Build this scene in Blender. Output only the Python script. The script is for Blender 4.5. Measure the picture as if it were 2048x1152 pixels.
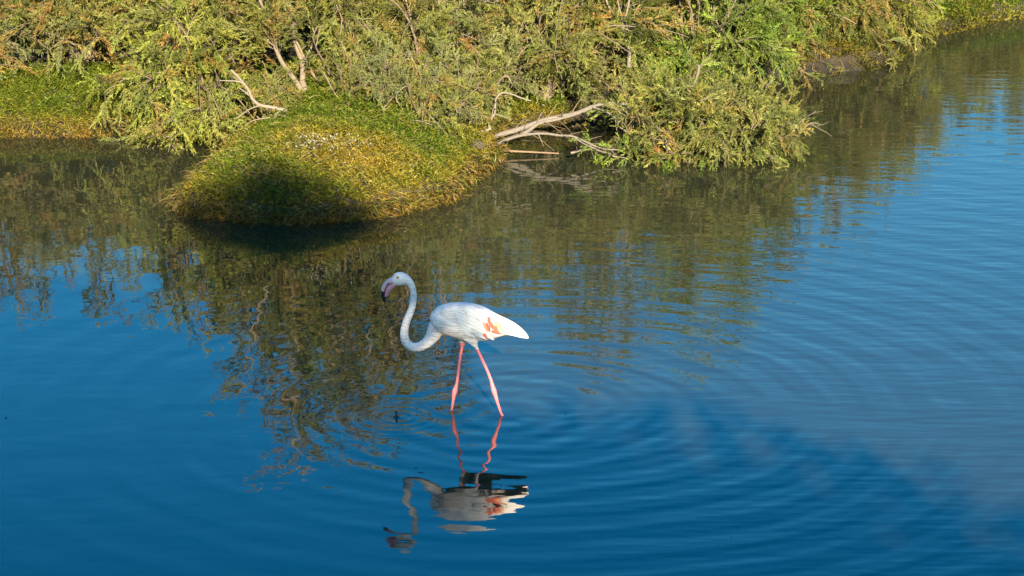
import bpy, math
import numpy as np
from mathutils import Vector

R = math.radians
scene = bpy.context.scene
for o in list(bpy.data.objects):
    bpy.data.objects.remove(o)

# ------------------------------------------------------------------ camera
CAM_H, PITCH, HFOV = 5.87, 16.0, 20.0
FPX = 1024 / math.tan(R(HFOV / 2))
cam_d = bpy.data.cameras.new("camera")
cam_d.sensor_width = 36
cam_d.lens = 18 / math.tan(R(HFOV / 2))
cam_d.clip_start = 0.1
cam_d.clip_end = 5000
cam = bpy.data.objects.new("camera", cam_d)
cam.location = (0, 0, CAM_H)
cam.rotation_euler = (R(90 - PITCH), 0, 0)
scene.collection.objects.link(cam)
scene.camera = cam

# ------------------------------------------------------------------ sky, sun, exposure
SUN_EL, SUN_AZ = 21.0, 8.0            # azimuth: degrees to the right of straight behind the camera
world = bpy.data.worlds.new("World")
scene.world = world
world.use_nodes = True
wn = world.node_tree.nodes
wn.clear()
sky = wn.new("ShaderNodeTexSky")
sky.sky_type = 'NISHITA'
sky.sun_disc = False
sky.sun_elevation = R(SUN_EL)
sky.sun_rotation = R(180 - SUN_AZ)
sky.air_density = 1.0
sky.dust_density = 0.4
sky.ozone_density = 1.6
hs = wn.new("ShaderNodeHueSaturation")
hs.inputs['Saturation'].default_value = 1.58
bg = wn.new("ShaderNodeBackground")
bg.inputs['Strength'].default_value = 0.062
wo = wn.new("ShaderNodeOutputWorld")
world.node_tree.links.new(sky.outputs[0], hs.inputs['Color'])
tint = wn.new("ShaderNodeMix"); tint.data_type = 'RGBA'; tint.blend_type = 'MULTIPLY'
tint.inputs['Factor'].default_value = 1.0
tint.inputs['B'].default_value = (0.72, 1.0, 0.98, 1)
world.node_tree.links.new(hs.outputs[0], tint.inputs['A'])
world.node_tree.links.new(tint.outputs['Result'], bg.inputs[0])
world.node_tree.links.new(bg.outputs[0], wo.inputs[0])

S = Vector((math.sin(R(SUN_AZ)) * math.cos(R(SUN_EL)), -math.cos(R(SUN_AZ)) * math.cos(R(SUN_EL)), math.sin(R(SUN_EL))))
sun_d = bpy.data.lights.new("sun", 'SUN')
sun_d.energy = 5.0
sun_d.angle = R(0.53)
sun_d.color = (1.0, 0.84, 0.62)
sun = bpy.data.objects.new("sun", sun_d)
sun.rotation_euler = (-S).to_track_quat('-Z', 'Y').to_euler()
sun.location = (0, -20, 30)
scene.collection.objects.link(sun)

scene.view_settings.view_transform = 'Standard'
scene.view_settings.look = 'None'
scene.view_settings.gamma = 1
scene.view_settings.exposure = 2.0
scene.view_settings.use_curve_mapping = False
scene.render.engine = 'CYCLES'
scene.cycles.max_bounces = 6
scene.cycles.transparent_max_bounces = 8
scene.cycles.caustics_reflective = False
scene.cycles.caustics_refractive = False
scene.cycles.sample_clamp_indirect = 6

# ------------------------------------------------------------------ helpers
C16, S16 = math.cos(R(PITCH)), math.sin(R(PITCH))


def ray(px, py):
    xc, yc = (px - 1024) / FPX, -(py - 576) / FPX
    return np.array([xc, C16 + yc * S16, -S16 + yc * C16])


def on_z(px, py, z=0.0):
    d = ray(px, py)
    t = (z - CAM_H) / d[2]
    return np.array([d[0] * t, d[1] * t, z])


def on_y(px, py, y):
    d = ray(px, py)
    t = y / d[1]
    return np.array([d[0] * t, y, CAM_H + d[2] * t])


def tag(o, label=None, cat=None, group=None, kind=None):
    if label: o['label'] = label
    if cat: o['category'] = cat
    if group: o['group'] = group
    if kind: o['kind'] = kind
    return o


def empty(name, loc, label=None, cat=None, group=None):
    o = bpy.data.objects.new(name, None)
    o.empty_display_size = 0.1
    o.location = loc
    scene.collection.objects.link(o)
    return tag(o, label, cat, group)


def link(name, me, parent=None, world_coords=True):
    o = bpy.data.objects.new(name, me)
    scene.collection.objects.link(o)
    if parent is not None:
        o.parent = parent
        if world_coords:
            o.location = -Vector(parent.location)
    return o


class MB:
    """collects arrays of vertices, triangles/quads, colours"""
    def __init__(s):
        s.v, s.f3, s.f4, s.c, s.n = [], [], [], [], 0

    def add(s, v, f, col):
        v = np.asarray(v, float)
        f = np.asarray(f, int)
        if len(f):
            (s.f3 if f.shape[1] == 3 else s.f4).append(f + s.n)
        s.v.append(v)
        c = np.asarray(col, float)
        s.c.append(np.broadcast_to(c, (len(v), 3)))
        s.n += len(v)

    def tube(s, pts, rad, sides, col, caps=True):
        pts = np.asarray(pts, float)
        rad = np.broadcast_to(np.asarray(rad, float), (len(pts),))
        t = np.gradient(pts, axis=0)
        t /= np.linalg.norm(t, axis=1, keepdims=True) + 1e-9
        ref = np.array([0, 0, 1.0]) if abs(t[:, 2]).mean() < 0.8 else np.array([1.0, 0, 0])
        a = np.cross(t, ref); a /= np.linalg.norm(a, axis=1, keepdims=True) + 1e-9
        b = np.cross(t, a)
        th = np.arange(sides) * 2 * math.pi / sides
        ring = pts[:, None, :] + rad[:, None, None] * (np.cos(th)[None, :, None] * a[:, None, :] + np.sin(th)[None, :, None] * b[:, None, :])
        n = len(pts)
        i = np.arange(n - 1)[:, None] * sides
        j = np.arange(sides)[None, :]
        k = (j + 1) % sides
        f = np.stack([i + j, i + k, i + sides + k, i + sides + j], -1).reshape(-1, 4)
        s.add(ring.reshape(-1, 3), f, col)
        if caps:
            s.add(np.vstack([ring[-1], pts[-1:]]), np.stack([np.arange(sides), (np.arange(sides) + 1) % sides, np.full(sides, sides)], -1), col)
            s.add(np.vstack([ring[0], pts[:1]]), np.stack([(np.arange(sides) + 1) % sides, np.arange(sides), np.full(sides, sides)], -1), col)

    def mesh(s, name, mats, smooth=False):
        me = bpy.data.meshes.new(name)
        v = np.vstack(s.v) if s.v else np.zeros((0, 3))
        f3 = np.vstack(s.f3) if s.f3 else np.zeros((0, 3), int)
        f4 = np.vstack(s.f4) if s.f4 else np.zeros((0, 4), int)
        me.vertices.add(len(v))
        me.vertices.foreach_set("co", v.astype(np.float32).ravel())
        me.loops.add(f3.size + f4.size)
        me.loops.foreach_set("vertex_index", np.concatenate([f3.ravel(), f4.ravel()]).astype(np.int32))
        me.polygons.add(len(f3) + len(f4))
        st = np.concatenate([np.arange(len(f3)) * 3, f3.size + np.arange(len(f4)) * 4]).astype(np.int32)
        me.polygons.foreach_set("loop_start", st)
        if smooth:
            me.polygons.foreach_set("use_smooth", np.ones(len(st), bool))
        me.update(calc_edges=True)
        ca = me.color_attributes.new("Col", 'FLOAT_COLOR', 'POINT')
        c = np.vstack(s.c) if s.c else np.zeros((0, 3))
        ca.data.foreach_set("color", np.hstack([c, np.ones((len(c), 1))]).astype(np.float32).ravel())
        for m in (mats if isinstance(mats, (list, tuple)) else [mats]):
            me.materials.append(m)
        return me


def catmull(pts, n):
    pts = np.asarray(pts, float)
    P = np.vstack([2 * pts[0] - pts[1], pts, 2 * pts[-1] - pts[-2]])
    out = []
    m = len(pts) - 1
    for q in np.linspace(0, m, n):
        i = min(int(q), m - 1)
        t = q - i
        p0, p1, p2, p3 = P[i], P[i + 1], P[i + 2], P[i + 3]
        out.append(0.5 * ((2 * p1) + (-p0 + p2) * t + (2 * p0 - 5 * p1 + 4 * p2 - p3) * t * t + (-p0 + 3 * p1 - 3 * p2 + p3) * t ** 3))
    return np.array(out)


def vnoise(x, y, seed=0):
    r = np.random.default_rng(seed)
    v = 0
    for k in range(6):
        a, b, p = r.normal(), r.normal(), r.uniform(0, 6.28)
        v = v + np.sin(x * a * 1.5 + y * b * 1.5 + p)
    return v / 6


# ------------------------------------------------------------------ materials
def new_mat(name):
    m = bpy.data.materials.new(name)
    m.use_nodes = True
    nt = m.node_tree
    nt.nodes.clear()
    out = nt.nodes.new("ShaderNodeOutputMaterial")
    return m, nt, out


def leaf_material(name, trans=0.35, rough=0.55, mul=1.0):
    m, nt, out = new_mat(name)
    N, L = nt.nodes.new, nt.links.new
    at = N("ShaderNodeAttribute"); at.attribute_name = "Col"
    nz = N("ShaderNodeTexNoise"); nz.inputs['Scale'].default_value = 9
    ge = N("ShaderNodeNewGeometry"); L(ge.outputs['Position'], nz.inputs['Vector'])
    mr = N("ShaderNodeMapRange"); mr.inputs['To Min'].default_value = 0.72 * mul; mr.inputs['To Max'].default_value = 1.28 * mul
    L(nz.outputs['Fac'], mr.inputs['Value'])
    mx = N("ShaderNodeVectorMath"); mx.operation = 'SCALE'
    L(at.outputs['Color'], mx.inputs[0]); L(mr.outputs[0], mx.inputs['Scale'])
    p = N("ShaderNodeBsdfPrincipled")
    p.inputs['Roughness'].default_value = rough
    p.inputs['Specular IOR Level'].default_value = 0.25
    L(mx.outputs[0], p.inputs['Base Color'])
    tr = N("ShaderNodeBsdfTranslucent"); L(mx.outputs[0], tr.inputs['Color'])
    ms = N("ShaderNodeMixShader"); ms.inputs[0].default_value = trans
    L(p.outputs[0], ms.inputs[1]); L(tr.outputs[0], ms.inputs[2])
    L(ms.outputs[0], out.inputs[0])
    return m


def bark_material(name):
    m, nt, out = new_mat(name)
    N, L = nt.nodes.new, nt.links.new
    at = N("ShaderNodeAttribute"); at.attribute_name = "Col"
    ge = N("ShaderNodeNewGeometry")
    nz = N("ShaderNodeTexNoise"); nz.inputs['Scale'].default_value = 45; nz.inputs['Detail'].default_value = 6
    L(ge.outputs['Position'], nz.inputs['Vector'])
    mr = N("ShaderNodeMapRange"); mr.inputs['To Min'].default_value = 0.45; mr.inputs['To Max'].default_value = 1.5
    L(nz.outputs['Fac'], mr.inputs['Value'])
    mx = N("ShaderNodeVectorMath"); mx.operation = 'SCALE'
    L(at.outputs['Color'], mx.inputs[0]); L(mr.outputs[0], mx.inputs['Scale'])
    p = N("ShaderNodeBsdfPrincipled"); p.inputs['Roughness'].default_value = 0.85
    L(mx.outputs[0], p.inputs['Base Color'])
    bp = N("ShaderNodeBump"); bp.inputs['Strength'].default_value = 0.6; bp.inputs['Distance'].default_value = 0.01
    L(nz.outputs['Fac'], bp.inputs['Height']); L(bp.outputs[0], p.inputs['Normal'])
    L(p.outputs[0], out.inputs[0])
    return m


M_leaf = leaf_material("tamarisk_foliage", mul=1.2)
M_grass = leaf_material("creeping_grass", trans=0.4, rough=0.4)
M_bark = bark_material("bark")

# ground: brown earth and leaf litter
M_ground, nt, out = new_mat("earth")
N, L = nt.nodes.new, nt.links.new
ge = N("ShaderNodeNewGeometry")
nz = N("ShaderNodeTexNoise"); nz.inputs['Scale'].default_value = 7; nz.inputs['Detail'].default_value = 9
L(ge.outputs['Position'], nz.inputs['Vector'])
cr = N("ShaderNodeValToRGB")
cr.color_ramp.elements[0].position = 0.3; cr.color_ramp.elements[0].color = (0.012, 0.009, 0.005, 1)
cr.color_ramp.elements[1].position = 0.72; cr.color_ramp.elements[1].color = (0.055, 0.042, 0.022, 1)
L(nz.outputs['Fac'], cr.inputs[0])
sx_ = N("ShaderNodeSeparateXYZ"); L(ge.outputs['Position'], sx_.inputs[0])
wet_ = N("ShaderNodeMapRange"); wet_.inputs['From Min'].default_value = .05; wet_.inputs['From Max'].default_value = .13
wet_.inputs['To Min'].default_value = .35; wet_.inputs['To Max'].default_value = 1.0
L(sx_.outputs[2], wet_.inputs['Value'])                      # wet mud along the waterline
wm_ = N("ShaderNodeVectorMath"); wm_.operation = 'SCALE'
L(cr.outputs[0], wm_.inputs[0]); L(wet_.outputs[0], wm_.inputs['Scale'])
p = N("ShaderNodeBsdfPrincipled"); p.inputs['Roughness'].default_value = 0.95
L(wm_.outputs[0], p.inputs['Base Color'])
bp = N("ShaderNodeBump"); bp.inputs['Distance'].default_value = 0.03
L(nz.outputs['Fac'], bp.inputs['Height']); L(bp.outputs[0], p.inputs['Normal'])
L(p.outputs[0], out.inputs[0])

# ------------------------------------------------------------------ terrain
shore_px = [(-260, 268), (-120, 272), (0, 275), (150, 276), (250, 272), (290, 266), (340, 258), (425, 260), (468, 292), (435, 345), (390, 378), (352, 410),
            (366, 428), (430, 440), (520, 447), (600, 449), (690, 443), (780, 433), (850, 417), (908, 402), (918, 380), (950, 352),
            (985, 333), (1002, 312), (988, 292), (1005, 270), (1150, 258), (1300, 228), (1420, 182), (1500, 166), (1600, 153),
            (1720, 143), (1800, 128), (1828, 100), (1842, 74), (1900, 66), (1960, 52), (2000, 42), (2060, 34), (2250, 22)]
shore = [on_z(x, y)[:2] for x, y in shore_px]
shore = [np.array([-700, 30.0]), np.array([-40, 27.5]), np.array([-12, 26.0])] + shore + [np.array([12, 33.5]), np.array([40, 36.0]), np.array([700, 40.0])]
poly = np.array(shore + [np.array([700, 900.0]), np.array([-700, 900.0])])


def signed_dist(x, y):
    P = np.stack([x, y], -1)
    d = np.full(x.shape, 1e9)
    inside = np.zeros(x.shape, bool)
    n = len(poly)
    for i in range(n):
        a, b = poly[i], poly[(i + 1) % n]
        ab = b - a
        t = np.clip(((P - a) @ ab) / (ab @ ab), 0, 1)
        d = np.minimum(d, np.linalg.norm(P - a - t[..., None] * ab, axis=-1))
        cond = (a[1] > y) != (b[1] > y)
        with np.errstate(divide='ignore', invalid='ignore'):
            xi = a[0] + (y - a[1]) * (b[0] - a[0]) / (b[1] - a[1])
        inside ^= cond & (x < xi)
    return np.where(inside, d, -d)


def height(x, y):
    x = np.asarray(x, float); y = np.asarray(y, float)
    sd = signed_dist(x, y)
    hm = np.interp(x, [-8, -3.6, -2.9, -2.2, -0.9, 0.0, 1.2, 3, 8], [.34, .34, .46, .56, .50, .36, .36, .38, .4])
    land = 0.06 + hm * (1 - np.exp(-np.maximum(sd, 0) / 0.75)) * (1 + 0.22 * vnoise(x * 2.4, y * 2.4, 5)) + 0.05 * vnoise(x * 5, y * 5, 6)
    land = land + np.clip((sd - 12) / 60, 0, 1) * 1.5
    edge = np.clip(sd / 0.10, 0, 1)
    wet = -np.clip(-sd * 0.45, 0.0, 0.45) - 0.05
    near = np.clip((10.5 - y) / 4, 0, 1) ** 0.7 * 1.6          # the near bank under the photographer
    wet = np.maximum(wet, wet + near)
    return np.where(sd > 0, wet * (1 - edge) + np.maximum(land, 0.02) * edge, wet)


def axis(lo, hi, step, far, grow=1.22):
    a = list(np.arange(lo, hi, step))
    s = step
    while a[-1] < far:
        s *= grow; a.append(a[-1] + s)
    s = step
    b = []
    c = lo
    while c > -far:
        s *= grow; c -= s; b.append(c)
    return np.array(b[::-1] + a)


gx = axis(-6.5, 8.5, 0.075, 690)
gy = axis(21.5, 34.0, 0.065, 690)
X, Y = np.meshgrid(gx, gy)
Z = height(X, Y)
mb = MB()
ny, nx = X.shape
i = np.arange(ny - 1)[:, None] * nx; j = np.arange(nx - 1)[None, :]
mb.add(np.stack([X, Y, Z], -1).reshape(-1, 3), np.stack([i + j, i + j + 1, i + nx + j + 1, i + nx + j], -1).reshape(-1, 4), (0.1, 0.08, 0.05))
ground = link("ground", mb.mesh("ground", M_ground, True))
tag(ground, "brown earth banks and bed of the lagoon", "ground", kind="structure")

# ------------------------------------------------------------------ water
M_water, nt, out = new_mat("lagoon_water")
N, L = nt.nodes.new, nt.links.new


def val(x):
    n = N("ShaderNodeValue"); n.outputs[0].default_value = x; return n.outputs[0]


def mth(op, a, b=None, c=None):
    n = N("ShaderNodeMath"); n.operation = op
    for k, q in enumerate((a, b, c)):
        if q is None: continue
        if isinstance(q, (int, float)): n.inputs[k].default_value = q
        else: L(q, n.inputs[k])
    return n.outputs[0]


ge = N("ShaderNodeNewGeometry")
sp = N("ShaderNodeSeparateXYZ"); L(ge.outputs['Position'], sp.inputs[0])
PX, PY = sp.outputs[0], sp.outputs[1]
warp = N("ShaderNodeTexNoise"); warp.inputs['Scale'].default_value = 0.9; warp.inputs['Detail'].default_value = 2
L(ge.outputs['Position'], warp.inputs['Vector'])
WF = mth('SUBTRACT', warp.outputs['Fac'], 0.5)


def ring(px, py, lam, amp, r_out, r_in=0.0, warpamt=0.25):
    """water rings round a point: height in metres"""
    c = on_z(px, py)
    dx = mth('SUBTRACT', PX, float(c[0])); dy = mth('SUBTRACT', PY, float(c[1]))
    r = mth('SQRT', mth('ADD', mth('MULTIPLY', dx, dx), mth('MULTIPLY', dy, dy)))
    rw = mth('ADD', r, mth('MULTIPLY', WF, warpamt))
    s = mth('SINE', mth('MULTIPLY', rw, 2 * math.pi / lam))
    env = mth('POWER', 2.718, mth('MULTIPLY', r, -1.0 / r_out))
    if r_in > 0:
        e2 = mth('SUBTRACT', 1.0, mth('POWER', 2.718, mth('MULTIPLY', mth('MULTIPLY', r, r), -1.0 / (r_in * r_in))))
        env = mth('MULTIPLY', env, e2)
    return mth('MULTIPLY', mth('MULTIPLY', s, env), amp)


def swell(scale, sx, sy, amp, rot=0.0, detail=1.5):
    mp = N("ShaderNodeMapping"); mp.inputs['Scale'].default_value = (sx, sy, 1); mp.inputs['Rotation'].default_value = (0, 0, rot)
    L(ge.outputs['Position'], mp.inputs['Vector'])
    n = N("ShaderNodeTexNoise"); n.inputs['Scale'].default_value = scale; n.inputs['Detail'].default_value = detail
    L(mp.outputs[0], n.inputs['Vector'])
    return mth('MULTIPLY', mth('SUBTRACT', n.outputs['Fac'], 0.5), amp)


# calm to the left and in the inlet, breezier to the right
breeze = N("ShaderNodeMapRange"); breeze.interpolation_type = 'SMOOTHSTEP'
breeze.inputs['From Min'].default_value = -1.2; breeze.inputs['From Max'].default_value = 1.8
breeze.inputs['To Min'].default_value = 0.12; breeze.inputs['To Max'].default_value = 1.0
L(PX, breeze.inputs['Value'])
BR = breeze.outputs[0]
terms = [
    mth('MULTIPLY', ring(1040, 815, 0.37, 0.0018, 4.2, 0.5, 0.35), mth('ADD', mth('MULTIPLY', BR, 0.75), 0.25)),
    ring(1130, 800, 0.16, 0.00030, 1.3, 0.15, 0.15),
    mth('MULTIPLY', ring(1080, 812, 0.14, 0.00050, 3.4, 0.3, 0.2), BR),
    ring(903, 824, 0.23, 0.0008, 0.9, 0.06, 0.12),
    ring(1004, 829, 0.21, 0.0009, 1.0, 0.06, 0.12),
    ring(796, 834, 0.085, 0.0007, 0.2, 0.01, 0.03),
    ring(292, 690, 0.07, 0.00016, 0.12, 0.01, 0.02),
    mth('MULTIPLY', swell(6.5, 0.35, 1.5, 0.0023, 0.05), BR),
    mth('MULTIPLY', swell(2.2, 0.5, 1.3, 0.0024, -0.25), BR),
    swell(1.6, 0.7, 1.2, 0.0030, 0.5, 1.0),
    swell(6.0, 0.8, 1.2, 0.0007, 0.2, 1.0),
]
h = terms[0]
for t_ in terms[1:]:
    h = mth('ADD', h, t_)
bp = N("ShaderNodeBump"); bp.inputs['Strength'].default_value = 1.0; bp.inputs['Distance'].default_value = 1.0
L(h, bp.inputs['Height'])
df = N("ShaderNodeBsdfDiffuse")                                 # silt hanging in the water
df.inputs['Color'].default_value = (0.029, 0.033, 0.018, 1)
tp = N("ShaderNodeBsdfTransparent"); tp.inputs['Color'].default_value = (0.55, 0.72, 0.70, 1)
body = N("ShaderNodeMixShader"); body.inputs[0].default_value = 0.22
L(df.outputs[0], body.inputs[1]); L(tp.outputs[0], body.inputs[2])
gl = N("ShaderNodeBsdfGlossy"); gl.inputs['Roughness'].default_value = 0.015; gl.inputs['Color'].default_value = (1, 1, 1, 1)
L(bp.outputs[0], gl.inputs['Normal'])
fr = N("ShaderNodeFresnel"); fr.inputs['IOR'].default_value = 1.6
L(bp.outputs[0], fr.inputs['Normal'])
ms = N("ShaderNodeMixShader")
L(fr.outputs[0], ms.inputs[0]); L(body.outputs[0], ms.inputs[1]); L(gl.outputs[0], ms.inputs[2])
L(ms.outputs[0], out.inputs[0])

mb = MB()
wx = np.array([-690, -60, -12, -4, 0, 4, 12, 60, 690.]); wy = np.array([2, 8, 14, 18, 22, 26, 32, 60, 160.])
X, Y = np.meshgrid(wx, wy); ny, nx = X.shape
i = np.arange(ny - 1)[:, None] * nx; j = np.arange(nx - 1)[None, :]
mb.add(np.stack([X, Y, 0 * X], -1).reshape(-1, 3), np.stack([i + j, i + j + 1, i + nx + j + 1, i + nx + j], -1).reshape(-1, 4), (0, 0, 0))
water = link("water", mb.mesh("water", M_water, True))
tag(water, "calm blue lagoon water with ripples and reflections", "water", kind="structure")

# ------------------------------------------------------------------ foliage generator
def make_template(rng, n=23):
    """one feathery tamarisk sprig of unit length along +x; needle-like leaflets (1 triangle each)"""
    V, F = [], []
    def needle(p, d, ln, w):
        d = d / np.linalg.norm(d)
        side = np.cross(d, rng.normal(size=3)); side /= np.linalg.norm(side) + 1e-9
        b = len(V)
        V.extend([p - side * w * .5 - d * ln * .04, p + side * w * .5 + d * ln * .10, p + d * ln])
        F.append((b, b + 1, b + 2))
    ax = lambda t: np.array([t, 0.0, -0.12 * t * t])
    needle(ax(0), np.array([1, 0, -.06]), 0.7, 0.022)
    for k in range(n):
        t = 0.04 + 0.94 * k / (n - 1) + rng.uniform(-.02, .02)
        az = rng.uniform(0, 2 * math.pi)
        ang = rng.uniform(0.35, 0.9)
        d = np.array([math.cos(ang), math.sin(ang) * math.cos(az), math.sin(ang) * math.sin(az)])
        needle(ax(t), d, (0.33 - 0.17 * t) * rng.uniform(0.7, 1.3), rng.uniform(.050, .075))
    return np.array(V), np.array(F)


_r = np.random.default_rng(3)
TEMPL = [make_template(_r) for _ in range(7)]


def place_sprigs(mb, rng, pos, dirs, lens, cols, upbias=None):
    """write all sprigs into mb, by template"""
    pos, dirs, lens, cols = map(np.asarray, (pos, dirs, lens, cols))
    dirs = dirs / (np.linalg.norm(dirs, axis=1, keepdims=True) + 1e-9)
    which = rng.integers(0, len(TEMPL), len(pos))
    for k, (V, F) in enumerate(TEMPL):
        q = np.where(which == k)[0]
        if not len(q): continue
        d = dirs[q]
        ref = np.tile([0, 0, 1.0], (len(q), 1)) + 0.25 * rng.normal(size=(len(q), 3))
        b = np.cross(ref, d); b /= np.linalg.norm(b, axis=1, keepdims=True) + 1e-9
        c = np.cross(d, b)
        M = np.stack([d, b, c], -1)                           # columns
        W = np.einsum('nij,vj->nvi', M, V) * lens[q][:, None, None] + pos[q][:, None, :]
        nv = len(V)
        FF = (F[None] + (np.arange(len(q)) * nv)[:, None, None]).reshape(-1, 3)
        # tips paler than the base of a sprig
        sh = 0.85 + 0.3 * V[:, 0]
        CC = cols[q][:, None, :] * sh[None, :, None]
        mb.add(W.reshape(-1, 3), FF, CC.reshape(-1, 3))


def curve_branch(rng, p0, d0, length, droop, n=6, wob=0.12):
    p = [np.array(p0, float)]
    d = np.array(d0, float); d /= np.linalg.norm(d)
    st = length / (n - 1)
    for k in range(n - 1):
        d = d + np.array([0, 0, -droop / (n - 1)]) + rng.normal(size=3) * wob / 1.5
        d /= np.linalg.norm(d)
        p.append(p[-1] + d * st)
    return np.array(p)


def at(poly, t):
    q = t * (len(poly) - 1); i = min(int(q), len(poly) - 2)
    return poly[i] + (poly[i + 1] - poly[i]) * (q - i), poly[i + 1] - poly[i]


GREENS = {
    'olive': (0.143, 0.154, 0.036), 'light': (0.172, 0.188, 0.038), 'bright': (0.122, 0.168, 0.026),
    'grey': (0.140, 0.156, 0.052), 'dark': (0.092, 0.110, 0.020), 'tan': (0.205, 0.155, 0.042), 'rust': (0.22, 0.13, 0.034),
}
BARK = np.array((0.14, 0.108, 0.073))
PALE = np.array((0.155, 0.135, 0.105))
DARKB = np.array((0.12, 0.09, 0.06))


def dress(rng, mb_leaf, mb_twig, stems, dens, pal, tan, droop=0.5, sec_len=(0.28, 0.6), start=0.2, step=0.105, sp_step=0.025, sp_len=(0.075, 0.165), up=0.25, bare=0.0, gaps=None):
    """secondaries and sprigs along stems (list of polylines)"""
    pos, dr, ln, co = [], [], [], []
    base = np.array(GREENS[pal]); tcol = np.array(GREENS['tan']); rcol = np.array(GREENS['rust'])
    for st in stems:
        L_ = np.linalg.norm(np.diff(st, axis=0), axis=1).sum()
        ns = max(2, int(L_ * dens / step * (1 - start)))
        for k in range(ns):
            t = start + (1 - start) * (k + rng.random()) / ns
            p, tg = at(st, min(t, 0.999))
            if gaps is not None:                                # hollows between the clumps of the crown
                v_ = sum(math.sin(p @ w_ + f_) for w_, f_ in gaps) / len(gaps)
                if v_ < -.16: continue
            tg = tg / (np.linalg.norm(tg) + 1e-9)
            rnd = rng.normal(size=3); rnd -= tg * (rnd @ tg); rnd /= np.linalg.norm(rnd)
            d = tg * rng.uniform(0.3, 0.9) + rnd * rng.uniform(0.5, 1.0) + np.array([0, 0, up])
            sl = rng.uniform(*sec_len) * (1.15 - 0.45 * t)
            br = curve_branch(rng, p, d, sl, droop * rng.uniform(0.4, 1.3), 6)
            mb_twig.tube(br[:5], np.linspace(0.0055, 0.0022, 5), 3, BARK * rng.uniform(.6, 1.2), caps=False)
            if rng.random() < bare: continue
            g = rng.random()
            if g < tan: c0 = tcol * rng.uniform(.75, 1.15)
            elif g < tan * 1.12: c0 = rcol * rng.uniform(.7, 1.1)
            else: c0 = base * rng.uniform(0.55, 1.35) * np.array([rng.uniform(.88, 1.1), 1, rng.uniform(.7, 1.3)])
            m = max(3, int(sl / sp_step))
            for q in range(m):
                u = 0.12 + 0.88 * (q + rng.random()) / m
                pp, tt = at(br, min(u, .999)); tt = tt / (np.linalg.norm(tt) + 1e-9)
                rn = rng.normal(size=3)
                dd = tt + rn * 0.5 + np.array([0, 0, -0.02])
                pos.append(pp); dr.append(dd)
                ln.append(rng.uniform(*sp_len) * (1.1 - .35 * u))
                co.append(c0 * rng.uniform(.82, 1.2))
    if pos:
        place_sprigs(mb_leaf, rng, pos, dr, ln, co)


def bush_stems(rng, H, Rd, n, lean=(0, 0), arch=0.5, tilt=(8, 82)):
    out = []
    for k in range(n):
        az = 2 * math.pi * (k + rng.uniform(-.35, .35)) / n * 1.618 * 2
        th = R(tilt[0] + (tilt[1] - tilt[0]) * ((k + .5) / n) ** 0.8)
        hh = H * rng.uniform(.82, 1.0)
        tx = np.array([Rd * math.sin(th) * math.cos(az), Rd * math.sin(th) * math.sin(az), hh * math.cos(th) + 0.12])
        tx[:2] += np.array(lean) * rng.uniform(.7, 1.1)
        b = np.array([rng.uniform(-.12, .12), rng.uniform(-.12, .12), -0.06])
        mid = b * .5 + tx * .45 + np.array([0, 0, arch * (0.35 + 0.25 * Rd * math.sin(th))])
        mid[:2] += rng.normal(size=2) * .08
        out.append(catmull([b, b * .6 + mid * .4 + rng.normal(size=3) * .03, mid, mid * .4 + tx * .6 + np.array([0, 0, .10 * arch]), tx], 10))
    return out


def build_bush(name, label, cat, loc, rng, H, Rd, n, pal, tan, group=None, lean=(0, 0), bark=BARK, dens=1.0, rad=0.014, arch=0.5, tilt=(8, 82), trunk_name="trunk", skirt=14, skirt_h=(.08, 1.0), **kw):
    """Empty > trunks, branches, crown; local coordinates round the base"""
    e = empty(name, loc, label, cat, group)
    st = bush_stems(rng, H, Rd, n, lean, arch, tilt)
    ml, mt = MB(), MB()
    kw.setdefault('start', .12)
    kw['gaps'] = [(rng.normal(size=3) * 5.5, rng.uniform(0, 6.28)) for _ in range(5)]
    dens *= 1.3
    dress(rng, ml, mt, st, dens, pal, tan, **kw)
    sk = []
    for k in range(skirt):                                   # low outer boughs
        az = -math.pi / 2 + rng.uniform(-1.5, 1.5)
        rr = Rd * rng.uniform(.55, 1.05); zz = rng.uniform(*skirt_h)
        tip = np.array([rr * math.cos(az), rr * math.sin(az) * .9, zz]); tip[:2] += np.array(lean) * .8
        md = tip * .55 + np.array([0, 0, .25 + .3 * zz * rng.random()])
        q = catmull([(0, 0, -.03), md * .5, md, tip], 9)
        sk.append(q)
        mt.tube(q, np.linspace(rad * .6, rad * .25, 9), 5, bark * rng.uniform(.7, 1.1), caps=False)
    kw['start'] = .25
    dress(rng, ml, mt, sk, dens * 1.35, pal, tan, **kw)
    for s in st:
        m1 = MB()
        r0 = rad * rng.uniform(.7, 1.25)
        m1.tube(s, np.linspace(r0, r0 * .28, len(s)), 6, bark * rng.uniform(.75, 1.15))
        link(trunk_name, m1.mesh(trunk_name, M_bark, True), e, False)
    link("twigs", mt.mesh("twigs", M_bark), e, False)['kind'] = 'stuff'
    link("crown", ml.mesh("crown", M_leaf), e, False)
    return e


def copy_bush(src, loc, rotz, scale, label, group=None):
    e = src.copy()
    scene.collection.objects.link(e)
    e.location = loc; e.rotation_euler = (0, 0, rotz); e.scale = scale if not isinstance(scale, (int, float)) else (scale,) * 3
    e['label'] = label
    if group: e['group'] = group
    for ch in src.children:
        c = ch.copy(); scene.collection.objects.link(c); c.parent = e
    return e


def gz(x, y):
    return float(height(np.array([x]), np.array([y]))[0])


def pxl(px, y):
    """world x,y,z on the ground for a picture column at distance y"""
    d = ray(px, 250); x = d[0] / d[1] * y
    return (x, y, max(gz(x, y), -0.05))


G_SH = "tamarisk shrubs lining the bank"
rs = np.random.default_rng

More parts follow.
